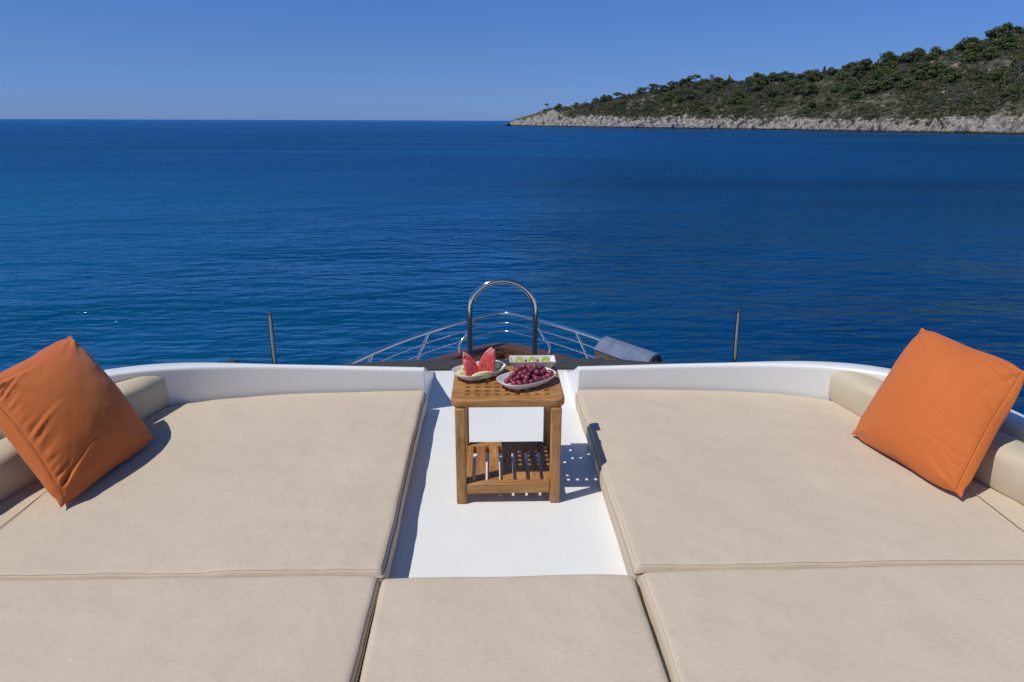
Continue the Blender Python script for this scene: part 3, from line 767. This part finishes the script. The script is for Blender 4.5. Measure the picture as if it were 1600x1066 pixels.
# bolsters along the side coamings
def bolster(side, label, y_start):
    inner = {-1: [(-1.655, 3.285), (-1.70, 3.10), (-1.84, 2.494), (-1.905, 2.2), (-1.95, 1.8), (-1.96, .6)],
             1: [(1.772, 3.285), (1.823, 3.03), (1.975, 2.446), (2.025, 2.2), (2.07, 1.8), (2.08, .6)]}[side]
    P = smooth_path([Vector((x, y, T)) for x, y in inner], 14); V = []; n = len(P)
    prof = [(0, -.004), (-.009, .02), (-.012, .07), (-.010, .12), (-.002, .146), (.018, .162), (.06, .169), (.13, .168), (.175, .150), (.205, .10), (.20, -.004)]; m = len(prof)
    for i, p in enumerate(P):
        t = P[min(i+1, n-1)]-P[max(i-1, 0)]; t.z = 0; t.normalize(); o = Vector((-t.y, t.x, 0)); o = o if o.x*side > 0 else -o
        k = min(i/3, 1); s = .95+.05*sqrt(k) if i < 4 else 1
        L = i*.04
        for j, (d, z) in enumerate(prof):
            w = .006*float(vnoise(np.array([p.y*6]), np.array([j*.5]), side, 31)[0])+.004*float(vnoise(np.array([p.y*16]), np.array([j*.4]), side, 33)[0])
            V.append(p+o*(.08+(d-.08)*s+w*.6)+Vector((0, 0, z*1.02*s+w*(1 if z > 0 else 0))))
    Fc = [(i*m+k, i*m+(k+1) % m, (i+1)*m+(k+1) % m, (i+1)*m+k) for i in range(n-1) for k in range(m)]+[tuple(range(m)), tuple((n-1)*m+k for k in range(m))[::-1]]
    root = empty('bolster', P[6]-Vector((0, 0, 0)), label, 'bolster'); bm = bmesh.new(); vs = [bm.verts.new(v) for v in rel(root, V)]
    for f in Fc: bm.faces.new([vs[i] for i in f])
    o = from_bm('pad', bm, FABRIC_B, root); bv = o.modifiers.new('b', 'BEVEL'); bv.width = .01; bv.segments = 3; bv.limit_method = 'ANGLE'; bv.angle_limit = radians(50); autosmooth(o, 60)
bolster(-1, 'beige bolster behind the left orange pillow, lying along the left coaming', 3.28)
bolster(1, 'beige bolster behind the right orange pillow, lying along the right coaming', 3.28)

# ================================================================== ORANGE PILLOWS
def pillow(label, BL, BR, TR, TL, thick, hem, seed, front, gather=1.):
    """corners in world space; hem = side carrying the stitched flap ('u0','u1')"""
    BL, BR, TR, TL = map(Vector, (BL, BR, TR, TL)); n = 110
    g = np.linspace(-1, 1, n); g = np.sign(g)*(1-(1-np.abs(g))**1.35); U_, V_ = np.meshgrid(g, g, indexing='ij')
    nor = (BR-BL).cross(TL-BL).normalized()
    if nor.dot(Vector(front)) < 0: nor = -nor
    edge = np.clip((1-U_**2), 0, 1)*np.clip((1-V_**2), 0, 1)
    cx_ = np.abs(U_*V_)**9
    pin = lambda q: .010+.024*np.exp(-((np.abs(q)-.86)/.09)**2)+.020*(1-q*q)       # dog ears at the corners, fuller sides
    ou = U_*(1-np.abs(U_)**5*(pin(V_)+.014*vnoise(V_*2.3, U_*0+seed, 0, seed))-.020*cx_)
    ov = V_*(1-np.abs(V_)**5*(pin(U_)+.014*vnoise(U_*2.3, V_*0+seed+3, 0, seed))-.020*cx_)
    a, b = (ou+1)/2, (ov+1)/2
    base = [(1-a)*(1-b)*BL[k]+a*(1-b)*BR[k]+a*b*TR[k]+(1-a)*b*TL[k] for k in range(3)]
    h = thick*np.power(edge, .68)
    hu = {'u0': U_+1, 'u1': 1-U_}[hem]          # distance from the flap side
    w = np.clip(1-hu/1.5, 0, 1)
    wx = V_*9.5+1.1*fbm(U_*.8, V_*1.3, seed, 2, seed)+1.2*U_
    wr = (1-np.abs(np.sin(wx*1.3+fbm(U_*.7, V_*1.5, seed, 1, seed+3)*1.6))**.7-.35)*np.clip(hu/.16, 0, 1)*w**1.6
    mask = np.clip(.5+.9*vnoise(V_*2.2, U_*.7, seed, seed+4), .1, 1)
    fr = .004*gather*wr*mask
    # gathers: each fold starts at the stitched flap and dies away inwards
    rf = random.Random(seed)
    for q in range(int(17*gather)):
        v0 = -.92+1.84*(q+rf.uniform(.1, .9))/int(17*gather); ln = rf.choice([.16, .22, .3, .42, .62]); sl = rf.uniform(.08, .30); wd = rf.uniform(.022, .042)
        c0 = V_-v0-sl*hu-.12*np.sin(hu*3+q)*hu; tp_ = np.clip((hu-.10)/.09, 0, 1)*np.exp(-(hu/ln)**2)
        fr += rf.uniform(.008, .016)*(np.exp(-(c0/wd)**2)-.75*np.exp(-((c0-wd*1.5)/(wd*.8))**2))*tp_*(1 if gather > .8 else .7)
    # dog-eared corners pull long tension folds
    for su in (-1, 1):
        for sv in (-1, 1):
            dx, dy = (U_-su), (V_-sv); rr_ = np.hypot(dx, dy); an = np.arctan2(dy, dx)
            fr += .006*np.cos(an*7+seed+su)*np.exp(-(rr_/.42)**2)*np.clip(rr_/.1, 0, 1)
    for su in (-1, 1):
        for sv in (-1, 1):
            for q in range(6):
                th_ = math.atan2(-sv, -su)+rf.uniform(-.55, .55); px_, py_ = U_-su*.97, V_-sv*.97
                al = px_*cos(th_)+py_*sin(th_); pe = -px_*sin(th_)+py_*cos(th_)+.10*al*al*rf.choice((-1, 1)); ln = rf.uniform(.25, .6)
                fr += rf.uniform(.004, .0095)*(.55+.45*gather)*np.exp(-(pe/(.020+.05*np.clip(al, 0, 1)))**2)*np.clip(al/.10, 0, 1)*np.exp(-(al/ln)**2)
    fr += .007*fbm(U_*.9, V_*.9, seed, 2, seed+7)+.0012*fbm(U_*5, V_*5, seed, 2, seed+17)
    fr -= .004*np.exp(-((hu-.085)/.012)**2)      # stitch groove
    fr *= np.clip(edge*9, 0, 1)
    root = empty('pillow', (BL+BR)/2, label, 'pillow'); c = root.location; V = []
    for sgn in (1, -1):
        hh = h*(1. if sgn > 0 else .75)+(fr if sgn > 0 else fr*.4)
        for i in range(n):
            for j in range(n):
                V.append((base[0][i, j]+nor.x*sgn*hh[i, j]-c.x, base[1][i, j]+nor.y*sgn*hh[i, j]-c.y, base[2][i, j]+nor.z*sgn*hh[i, j]-c.z))
    lim = T+.004-c.z
    V = [(x, y, max(z, lim)) for x, y, z in V]
    Fc = []
    for s_ in (0, 1):
        o = s_*n*n
        for i in range(n-1):
            for j in range(n-1): Fc.append((o+i*n+j, o+(i+1)*n+j, o+(i+1)*n+j+1, o+i*n+j+1))
    bm = bmesh.new(); vs = [bm.verts.new(v) for v in V]
    for f in Fc: bm.faces.new([vs[i] for i in f])
    bmesh.ops.remove_doubles(bm, verts=bm.verts, dist=.00005)
    o = from_bm('pillow_cover', bm, ORANGE, root, True)
    # stitch line
    i = int(np.argmin(np.abs({'u0': g+1, 'u1': 1-g}[hem]-.085))); P = []
    for j in range(8, n-8): P.append(Vector(V[i*n+j])+nor*.0006)
    Vt, Ft = tube_geo(P, .0011, 5); mesh('stitching', Vt, Ft, NM('brown_thread', (.20, .06, .02), .9).m, root, True)
z_ = T+.012
pillow('orange pillow leaning on the left bolster, creased along its lower left edge', (-1.592, 2.250, z_), (-1.520, 2.86, z_), (-1.885, 2.985, .605), (-1.985, 2.47, .555), .125, 'u0', 11, (1, -.3, .6))

pillow('orange pillow leaning on the right bolster, stitched flap on its lower right edge', (1.650, 2.83, z_), (1.790, 2.232, z_), (2.135, 2.465, .590), (1.965, 2.94, .632), .125, 'u1', 23, (-1, -.3, .6), .55)

# ================================================================== TEAK TABLE
TX0, TX1, TY0, TY1, TZ = -.165, .293, 2.505, 2.905, .465
tb = empty('side_table', ((TX0+TX1)/2, (TY0+TY1)/2, 0), 'small teak side table with lattice top and slatted shelf standing on the white aisle', 'table')
def lattice():
    nx, ny, p, h = 9, 8, .0405, .0205
    cx, cy = (TX0+TX1)/2, (TY0+TY1)/2+.002; xs = [TX0]; ys = [TY0]
    for i in range(nx): c = cx+(i-(nx-1)/2)*p; xs += [c-h/2, c+h/2]
    for j in range(ny): c = cy+(j-(ny-1)/2)*p; ys += [c-h/2, c+h/2]
    xs.append(TX1); ys.append(TY1); bm = bmesh.new(); o = tb.location; R = .042; th = .036
    g = {}
    def vert(x, y):
        k = (round(x, 5), round(y, 5))
        if k not in g: g[k] = bm.verts.new((x-o.x, y-o.y, TZ))
        return g[k]
    mx, my = len(xs)-1, len(ys)-1
    for i in range(mx):
        for j in range(my):
            if i % 2 == 1 and j % 2 == 1: continue
            a, b, c, d = (xs[i], ys[j]), (xs[i+1], ys[j]), (xs[i+1], ys[j+1]), (xs[i], ys[j+1])
            cor = None
            if i in (0, mx-1) and j in (0, my-1):
                sx, sy = (1 if i == 0 else -1), (1 if j == 0 else -1)
                X_, Y_ = (xs[0] if i == 0 else xs[-1]), (ys[0] if j == 0 else ys[-1]); r = min(R, abs(xs[1]-xs[0]), abs(ys[1]-ys[0]))*.999
                arc = [(X_+sx*(r-r*cos(t)), Y_+sy*(r-r*sin(t))) for t in np.linspace(0, pi/2, 8)]
                ix, iy = (xs[1] if i == 0 else xs[-2]), (ys[1] if j == 0 else ys[-2])
                bm.faces.new([vert(X_, iy)]+[vert(*q) for q in arc]+[vert(ix, Y_), vert(ix, iy)])
            else: bm.faces.new([vert(*q) for q in (a, b, c, d)])
    bmesh.ops.recalc_face_normals(bm, faces=bm.faces)
    ex = bmesh.ops.extrude_face_region(bm, geom=bm.faces[:]); vs = [e for e in ex['geom'] if isinstance(e, bmesh.types.BMVert)]
    bmesh.ops.translate(bm, verts=vs, vec=(0, 0, -th))
    for v in vs:                                  # the lattice is thinner than the frame round it
        if abs(v.co.x) < (TX1-TX0)/2-.04 and abs(v.co.y) < (TY1-TY0)/2-.035: v.co.z = TZ-.017
    # weight the outer rim so that it rounds more than the holes
    t = from_bm('tabletop', bm, TEAKX, tb); bw = t.data.attributes.new('bevel_weight_edge', 'FLOAT', 'EDGE')
    hx, hy = (TX1-TX0)/2, (TY1-TY0)/2
    for e in t.data.edges:
        va, vb = [t.data.vertices[q].co for q in e.vertices]
        def outer(v): 
            ax_, ay_ = abs(v.x)-(hx-R), abs(v.y)-(hy-R)
            if ax_ > .0 and ay_ > .0: return math.hypot(ax_, ay_) > R*.9
            return abs(abs(v.x)-hx) < 1e-4 or abs(abs(v.y)-hy) < 1e-4
        flat = abs(va.z-vb.z) < 1e-5
        bw.data[e.index].value = (1. if outer(va) and outer(vb) else .13) if flat and len([1]) else 0
    # only true rim edges: drop the weight of edges between coplanar faces
    bm = bmesh.new(); bm.from_mesh(t.data); bl = bm.edges.layers.float.get('bevel_weight_edge')
    for e in bm.edges:
        if len(e.link_faces) == 2 and e.link_faces[0].normal.dot(e.link_faces[1].normal) > .5: e[bl] = 0
    bm.to_mesh(t.data); bm.free()
    m = t.modifiers.new('b', 'BEVEL'); m.width = .009; m.segments = 4; m.limit_method = 'WEIGHT'; autosmooth(t, 50)
lattice()
LW = .042; lx = (-.149+LW/2, .279-LW/2); ly = (2.498+LW/2, 2.895-LW/2)
for y in ly:
    for x in lx: box('leg', (x, y, (TZ-.036)/2+.0005), (LW, LW, TZ-.037), TEAKZ, tb, .006)
# low stretchers and slatted shelf
for y in ly: box('shelf_rail', ((lx[0]+lx[1])/2, y, .070), (lx[1]-lx[0]-LW-.001, .038, .045), TEAKX, tb, .005)
for x in lx: box('side_rail', (x, (ly[0]+ly[1])/2, .062), (.022, ly[1]-ly[0]-LW-.001, .030), TEAKY, tb, .003)
for k in range(7):
    x = (lx[0]+lx[1])/2+(k-3)*.0575; w = .042
    if k in (0, 6): x += -.004*(k-3)/3; w = .036
    box('shelf_slat', (x, (ly[0]+ly[1])/2, .0855), (w, ly[1]-ly[0]-.039, .013), m_teak('teak_slat', 1, random.uniform(.88, 1.12)), tb, .002)

# ================================================================== CROCKERY AND FRUIT
def se(a, n): return (math.copysign(abs(cos(a))**(2/n), cos(a)), math.copysign(abs(sin(a))**(2/n), sin(a)))
PLATE_IN = [(.0, .0055), (.50, .0055), (.62, .0075), (.80, .017), (.93, .030), (.985, .0355)]
def plate(label, c, ang, L, Wd):
    root = empty('oval_plate', (c[0], c[1], TZ), label, 'plate', None); N = 72; V = []; prof = PLATE_IN+[(1.0, .0362), (1.01, .0350), (.96, .026), (.83, .013), (.66, .002), (.60, 0), (.0, .0)]
    for r, z in prof:
        for k in range(N):
            x, y = se(2*pi*k/N, 2.7); x, y = x*L/2*r, y*Wd/2*r; up = 1+.10*abs(x/(L/2))**2
            V.append((x*cos(ang)-y*sin(ang), x*sin(ang)+y*cos(ang), z*(up if z > .01 else 1)+.0006))
    Fc = [(i*N+k, i*N+(k+1) % N, (i+1)*N+(k+1) % N, (i+1)*N+k) for i in range(len(prof)-1) for k in range(N)]
    bm = bmesh.new(); vs = [bm.verts.new(v) for v in V]
    for f in Fc: bm.faces.new([vs[i] for i in f])
    bmesh.ops.remove_doubles(bm, verts=bm.verts, dist=1e-5)
    bmesh.ops.delete(bm, geom=[f for f in bm.faces if f.calc_area() < 1e-12], context='FACES')
    me = bpy.data.meshes.new('oval_plate'); bmesh.ops.recalc_face_normals(bm, faces=bm.faces); bm.to_mesh(me); bm.free(); me.materials.append(CERAM); me.shade_smooth()
    bpy.data.objects.remove(root); o = bpy.data.objects.new('oval_plate', me); COL.objects.link(o); o.location = (c[0], c[1], TZ)
    return tag(o, label, 'plate')
A1, A2 = radians(33), radians(34)
C1, C2 = (-.055, 2.772), (.1445, 2.672)
plate('white oval plate under the watermelon and melon slices, left on the table', C1, A1, .240, .156)
plate('white oval plate holding the red grapes, at the right front of the table', C2, A2, .264, .160)
def dish():
    x0, x1, y0, y1, h = .078, .283, 2.818, 2.908, .047; cx, cy = (x0+x1)/2, (y0+y1)/2
    a, b = (x1-x0)/2, (y1-y0)/2; ab, bb = a-.030, b-.018; t = .0045; bm = bmesh.new()
    def ringv(A, B, z): return [bm.verts.new((sx*A, sy*B, z)) for sx, sy in ((-1, -1), (1, -1), (1, 1), (-1, 1))]
    R = [ringv(ab, bb, .0008), ringv(a, b, h), ringv(a-t, b-t, h), ringv(ab-t*.6, bb-t*.6, .006)]
    bm.faces.new(R[0][::-1]); bm.faces.new(R[3])
    for p, q in zip(R[:-1], R[1:]):
        for k in range(4): bm.faces.new((p[k], p[(k+1) % 4], q[(k+1) % 4], q[k]))
    o = from_bm('square_dish', bm, CERAM); o.location = (cx, cy, TZ); bevel(o, .0016, 3)
    tag(o, 'white straight-sided rectangular dish with kiwi slices, at the back of the table', 'dish'); return cx, cy
DX, DY = dish()
# watermelon
def m_melon():
    m = NM('watermelon_flesh', (.6, .05, .05), .32, **{'Subsurface Weight': .12}); m.b.inputs['Subsurface Radius'].default_value = (.01, .004, .003)
    c = m.coord('Object'); g = m.n('SeparateXYZ'); m.l(m.n('TexCoord').outputs['Generated'], g.inputs[0])
    f = m.mix(m.val(m.noise(c, 60, 4, .6), .35, .7), (.62, .045, .042), (.78, .15, .12))
    edge = m.val(g.outputs[2], .78, .97, 0, .8); f = m.mix(edge, f, (.80, .42, .33))
    m.col(f); m.bump(m.noise(c, 130, 4), .002, .7); m.b.inputs['Subsurface Scale'].default_value = 1; return m.m
MEL = m_melon(); SEED = NM('seed_brown', (.035, .008, .006), .35).m
def wedge(label, px, flip, w, h, rz, tilt, th=.028, seed=0, seeds=8):
    r = random.Random(seed); O = [(0, 0), (w*.5, -.003), (w, 0)]
    for k in range(1, 10): t = k/9*pi/2; z_q = k/10; O.append((w*(1-z_q**1.9)**.72, h*z_q))
    O += [(w*.05, h*.985), (.0, h), (-.002, h*.9), (-.004, h*.5)]
    O = [((x-w/2)*(-1 if flip else 1), y) for x, y in O]
    if flip: O = O[::-1]
    bm = bmesh.new(); a = [bm.verts.new((x, -th/2*(1-.35*z/h), z)) for x, z in O]; b = [bm.verts.new((x, th/2*(1-.35*z/h), z)) for x, z in O]
    bm.faces.new(a); bm.faces.new(b[::-1]); n = len(O)
    for i in range(n): bm.faces.new((a[i], b[i], b[(i+1) % n], a[(i+1) % n]))
    o = from_bm('watermelon_slice', bm, MEL); o.location = px; o.rotation_euler = (tilt, 0, rz)
    bevel(o, .0022, 2, 40); tag(o, label, 'watermelon slice', None)
    V = []; parts = []
    for k in range(seeds):
        # teardrop seeds half set in the face towards the camera
        x = (r.uniform(-.28, .30))*w; z = r.uniform(.10, .50)*h
        if abs(x)+z*.5 > w*.62: x *= .5
        y = -th/2*(1-.35*z/h)-.0002; s = r.uniform(.0016, .0026); bmq = []
        N1 = 8
        vv = [(x+s*.75*cos(t)*sin(p), y+s*.4*sin(t)*sin(p), z+s*1.5*cos(p)) for p in np.linspace(.15, pi-.15, 5) for t in np.linspace(0, 2*pi, N1, endpoint=False)]
        ff = [(i*N1+q, i*N1+(q+1) % N1, (i+1)*N1+(q+1) % N1, (i+1)*N1+q) for i in range(4) for q in range(N1)]+[tuple(range(N1)), tuple(4*N1+q for q in range(N1))]
        sd = mesh('seed', vv, ff, SEED, o, True)
zp = TZ+.010
wedge('tall right watermelon slice with its tip at the upper right', (-.027, 2.752, zp), True, .072, .120, radians(-14), radians(-8), seed=3)
wedge('watermelon slice half hidden just behind the tall right slice', (-.030, 2.790, zp), True, .066, .112, radians(6), radians(-6), seed=5)
wedge('back left watermelon slice with a rounded right shoulder', (-.088, 2.775, zp), False, .066, .100, radians(10), radians(-6), seed=6)
wedge('front left watermelon slice, shorter and in shade below the others', (-.083, 2.722, zp), False, .055, .085, radians(22), radians(-14), seed=8, seeds=10)
def m_honey():
    m = NM('melon_flesh', (.6, .55, .18), .35); c = m.coord('Object'); g = m.n('SeparateXYZ'); m.l(m.n('TexCoord').outputs['Generated'], g.inputs[0])
    f = m.mix(m.val(g.outputs[2], .3, 1), (.60, .62, .20), (.72, .68, .34)); m.col(m.mix(m.val(m.noise(c, 50, 3), .4, .7), f, (.80, .70, .42))); return m.m
HON = m_honey()
def melon(label, p, L, h, th, rz):
    bm = bmesh.new(); n = 14; V = []
    top = []; 
    for i in range(n+1):
        t = -1+2*i/n; x = t*L/2; k = sqrt(max(0, 1-t*t)); zc = -.25*h*k
        ringp = [(x, -th/2*k-.0005, .15*h+zc*0), (x, -th/2*k*.7, h*(.35+.65*k)), (x, th/2*k*.7, h*(.35+.65*k)), (x, th/2*k+.0005, .15*h), (x, 0, 0)]
        V.append([bm.verts.new(q) for q in ringp])
    for i in range(n):
        for k in range(5): bm.faces.new((V[i][k], V[i][(k+1) % 5], V[i+1][(k+1) % 5], V[i+1][k]))
    bm.faces.new(V[0]); bm.faces.new(V[-1][::-1])
    o = from_bm('melon_slice', bm, HON); o.location = p; o.rotation_euler[2] = rz; bevel(o, .002, 2, 40); tag(o, label, 'melon slice')
melon('pale green melon slice lying along the front edge of the left plate', (-.040, 2.704, TZ+.018), .110, .026, .030, radians(26))
melon('yellow melon slice at the left end of the left plate', (-.124, 2.722, TZ+.018), .064, .026, .030, radians(5))
melon('melon wedge behind the front left watermelon slice', (-.112, 2.757, TZ+.016), .055, .044, .022, radians(48))
melon('green melon wedge at the right end of the left plate', (.020, 2.818, TZ+.018), .074, .030, .024, radians(50))
# grapes dropped onto the plate until they heap up
def m_grape():
    m = NM('grape_skin', (.13, .012, .03), .16, **{'Coat Weight': .3}); c = m.coord('Object'); r = m.n('ObjectInfo').outputs['Random']
    f = m.mix(r, (.10, .007, .024), (.36, .028, .045)); bl = m.noise(c, 70, 3, .6); f = m.mix(m.math('MULTIPLY', m.val(bl, .42, .75), .5), f, (.27, .15, .24)); m.col(f)
    m.l(m.val(bl, .35, .7, .13, .42), m.b.inputs['Roughness']); return m.m
GR = m_grape(); STEM = NM('grape_stem', (.22, .16, .05), .7).m
gb = empty('grape_bunch', (C2[0], C2[1], TZ+.006), 'heap of dark red grapes on the right oval plate', 'grapes')
bmg = bmesh.new(); bmesh.ops.create_uvsphere(bmg, u_segments=20, v_segments=14, radius=1)
gme = bpy.data.meshes.new('grape'); bmg.to_mesh(gme); bmg.free(); gme.materials.append(GR); gme.shade_smooth()
def pz(r):
    return float(np.interp(r, [p[0] for p in PLATE_IN], [p[1] for p in PLATE_IN]))
G = []; rg = random.Random(5)
while len(G) < 72:
    best = None
    for _ in range(160):
        a = rg.random()*6.283; q = sqrt(rg.random())*.90; x, y = se(a, 2.4); x, y = x*q*.132, y*q*.080; r = rg.uniform(.0112, .0134)
        wx, wy = x*cos(A2)-y*sin(A2), x*sin(A2)+y*cos(A2)
        z = pz(q)+r
        for (gx, gy, gz, gr) in G:
            d2 = (gx-wx)**2+(gy-wy)**2; R_ = (gr+r)*.95
            if d2 < R_*R_: z = max(z, gz+sqrt(R_*R_-d2))
        # heap leans to the back and right of the plate
        cst = z+.42*math.hypot(wx-.020, wy-.022)*(1 if z > r*2 else .12)
        if best is None or cst < best[0]: best = (cst, wx, wy, z, r)
    G.append(best[1:])
for x, y, z, r in G:
    o = bpy.data.objects.new('grape', gme); COL.objects.link(o); o.parent = gb; o.location = (x, y, z); o.scale = (r, r, r*rg.uniform(1.0, 1.12)); o.rotation_euler = (rg.random()*6, rg.random()*6, rg.random()*6)
tp = max(G, key=lambda g: g[2])
Vt, Ft = tube_geo(smooth_path([(tp[0]-.01, tp[1]+.004, tp[2]-.012), (tp[0]+.012, tp[1]-.004, tp[2]+.004), (tp[0]+.03, tp[1]-.006, tp[2]+.002)], 5), .0011, 6); mesh('stem', Vt, Ft, STEM, gb, True)
# kiwi slices and red wedges standing in the dish
def m_kiwi():
    m = NM('kiwi_flesh', (.3, .5, .08), .35); g = m.coord('Object'); s = m.n('SeparateXYZ'); m.l(g, s.inputs[0])
    rr_ = m.math('POWER', m.math('ADD', m.math('POWER', s.outputs[0], 2), m.math('POWER', s.outputs[2], 2)), .5)
    f = m.ramp(m.math('MULTIPLY', rr_, 40.), [(.10, (.62, .64, .34)), (.26, (.30, .44, .07)), (.72, (.33, .50, .08)), (.9, (.58, .66, .30))])
    m.col(m.mix(m.math('MULTIPLY', m.val(m.noise(g, 160, 3), .5, .7), .4), f, (.66, .68, .40))); return m.m
KW = m_kiwi()
for dx, lab in ((-.060, 'left kiwi slice standing in the rectangular dish'), (-.002, 'middle kiwi slice standing between the two red wedges'), (.058, 'right kiwi slice standing in the rectangular dish')):
    bm = bmesh.new(); bmesh.ops.create_cone(bm, cap_ends=True, segments=28, radius1=.0235, radius2=.0220, depth=.014, matrix=Matrix.Rotation(pi/2, 4, 'X'))
    o = from_bm('kiwi_slice', bm, KW); o.location = (DX+dx, DY+.004, TZ+.033); o.rotation_euler = (radians(-34), 0, radians(random.uniform(-8, 8))); bevel(o, .003, 3); tag(o, lab, 'kiwi slice')
for dx, fl, lab in ((-.032, 1, 'left small red fruit wedge between the kiwi slices'), (.028, -1, 'right small red fruit wedge between the kiwi slices')):
    bm = bmesh.new(); T3 = [(-.013*fl, 0), (.013*fl, 0), (.006*fl, .036)]
    a = [bm.verts.new((x, -.005, z)) for x, z in T3]; b = [bm.verts.new((x, .005, z)) for x, z in T3]
    bm.faces.new(a); bm.faces.new(b[::-1])
    for k in range(3): bm.faces.new((a[k], b[k], b[(k+1) % 3], a[(k+1) % 3]))
    o = from_bm('red_fruit_wedge', bm, NM('red_flesh', (.36, .015, .03), .3).m); o.location = (DX+dx, DY, TZ+.012); o.rotation_euler = (radians(-12), 0, .1*fl); bevel(o, .0015, 2, 30); tag(o, lab, 'fruit wedge')

# repeats of one kind share a group
GROUPS = {'cushion': 'beige sun pads laid on the sun deck', 'pillow': 'orange pillows on the sun pads', 'bolster': 'beige bolsters along the coaming',
          'watermelon slice': 'watermelon slices on the left plate', 'melon slice': 'melon slices on the left plate', 'kiwi slice': 'kiwi slices in the dish',
          'fruit wedge': 'red fruit wedges in the dish', 'plate': 'white oval plates on the table'}
for o in S.objects:
    if o.parent is None and o.get('category') in GROUPS: o['group'] = GROUPS[o['category']]
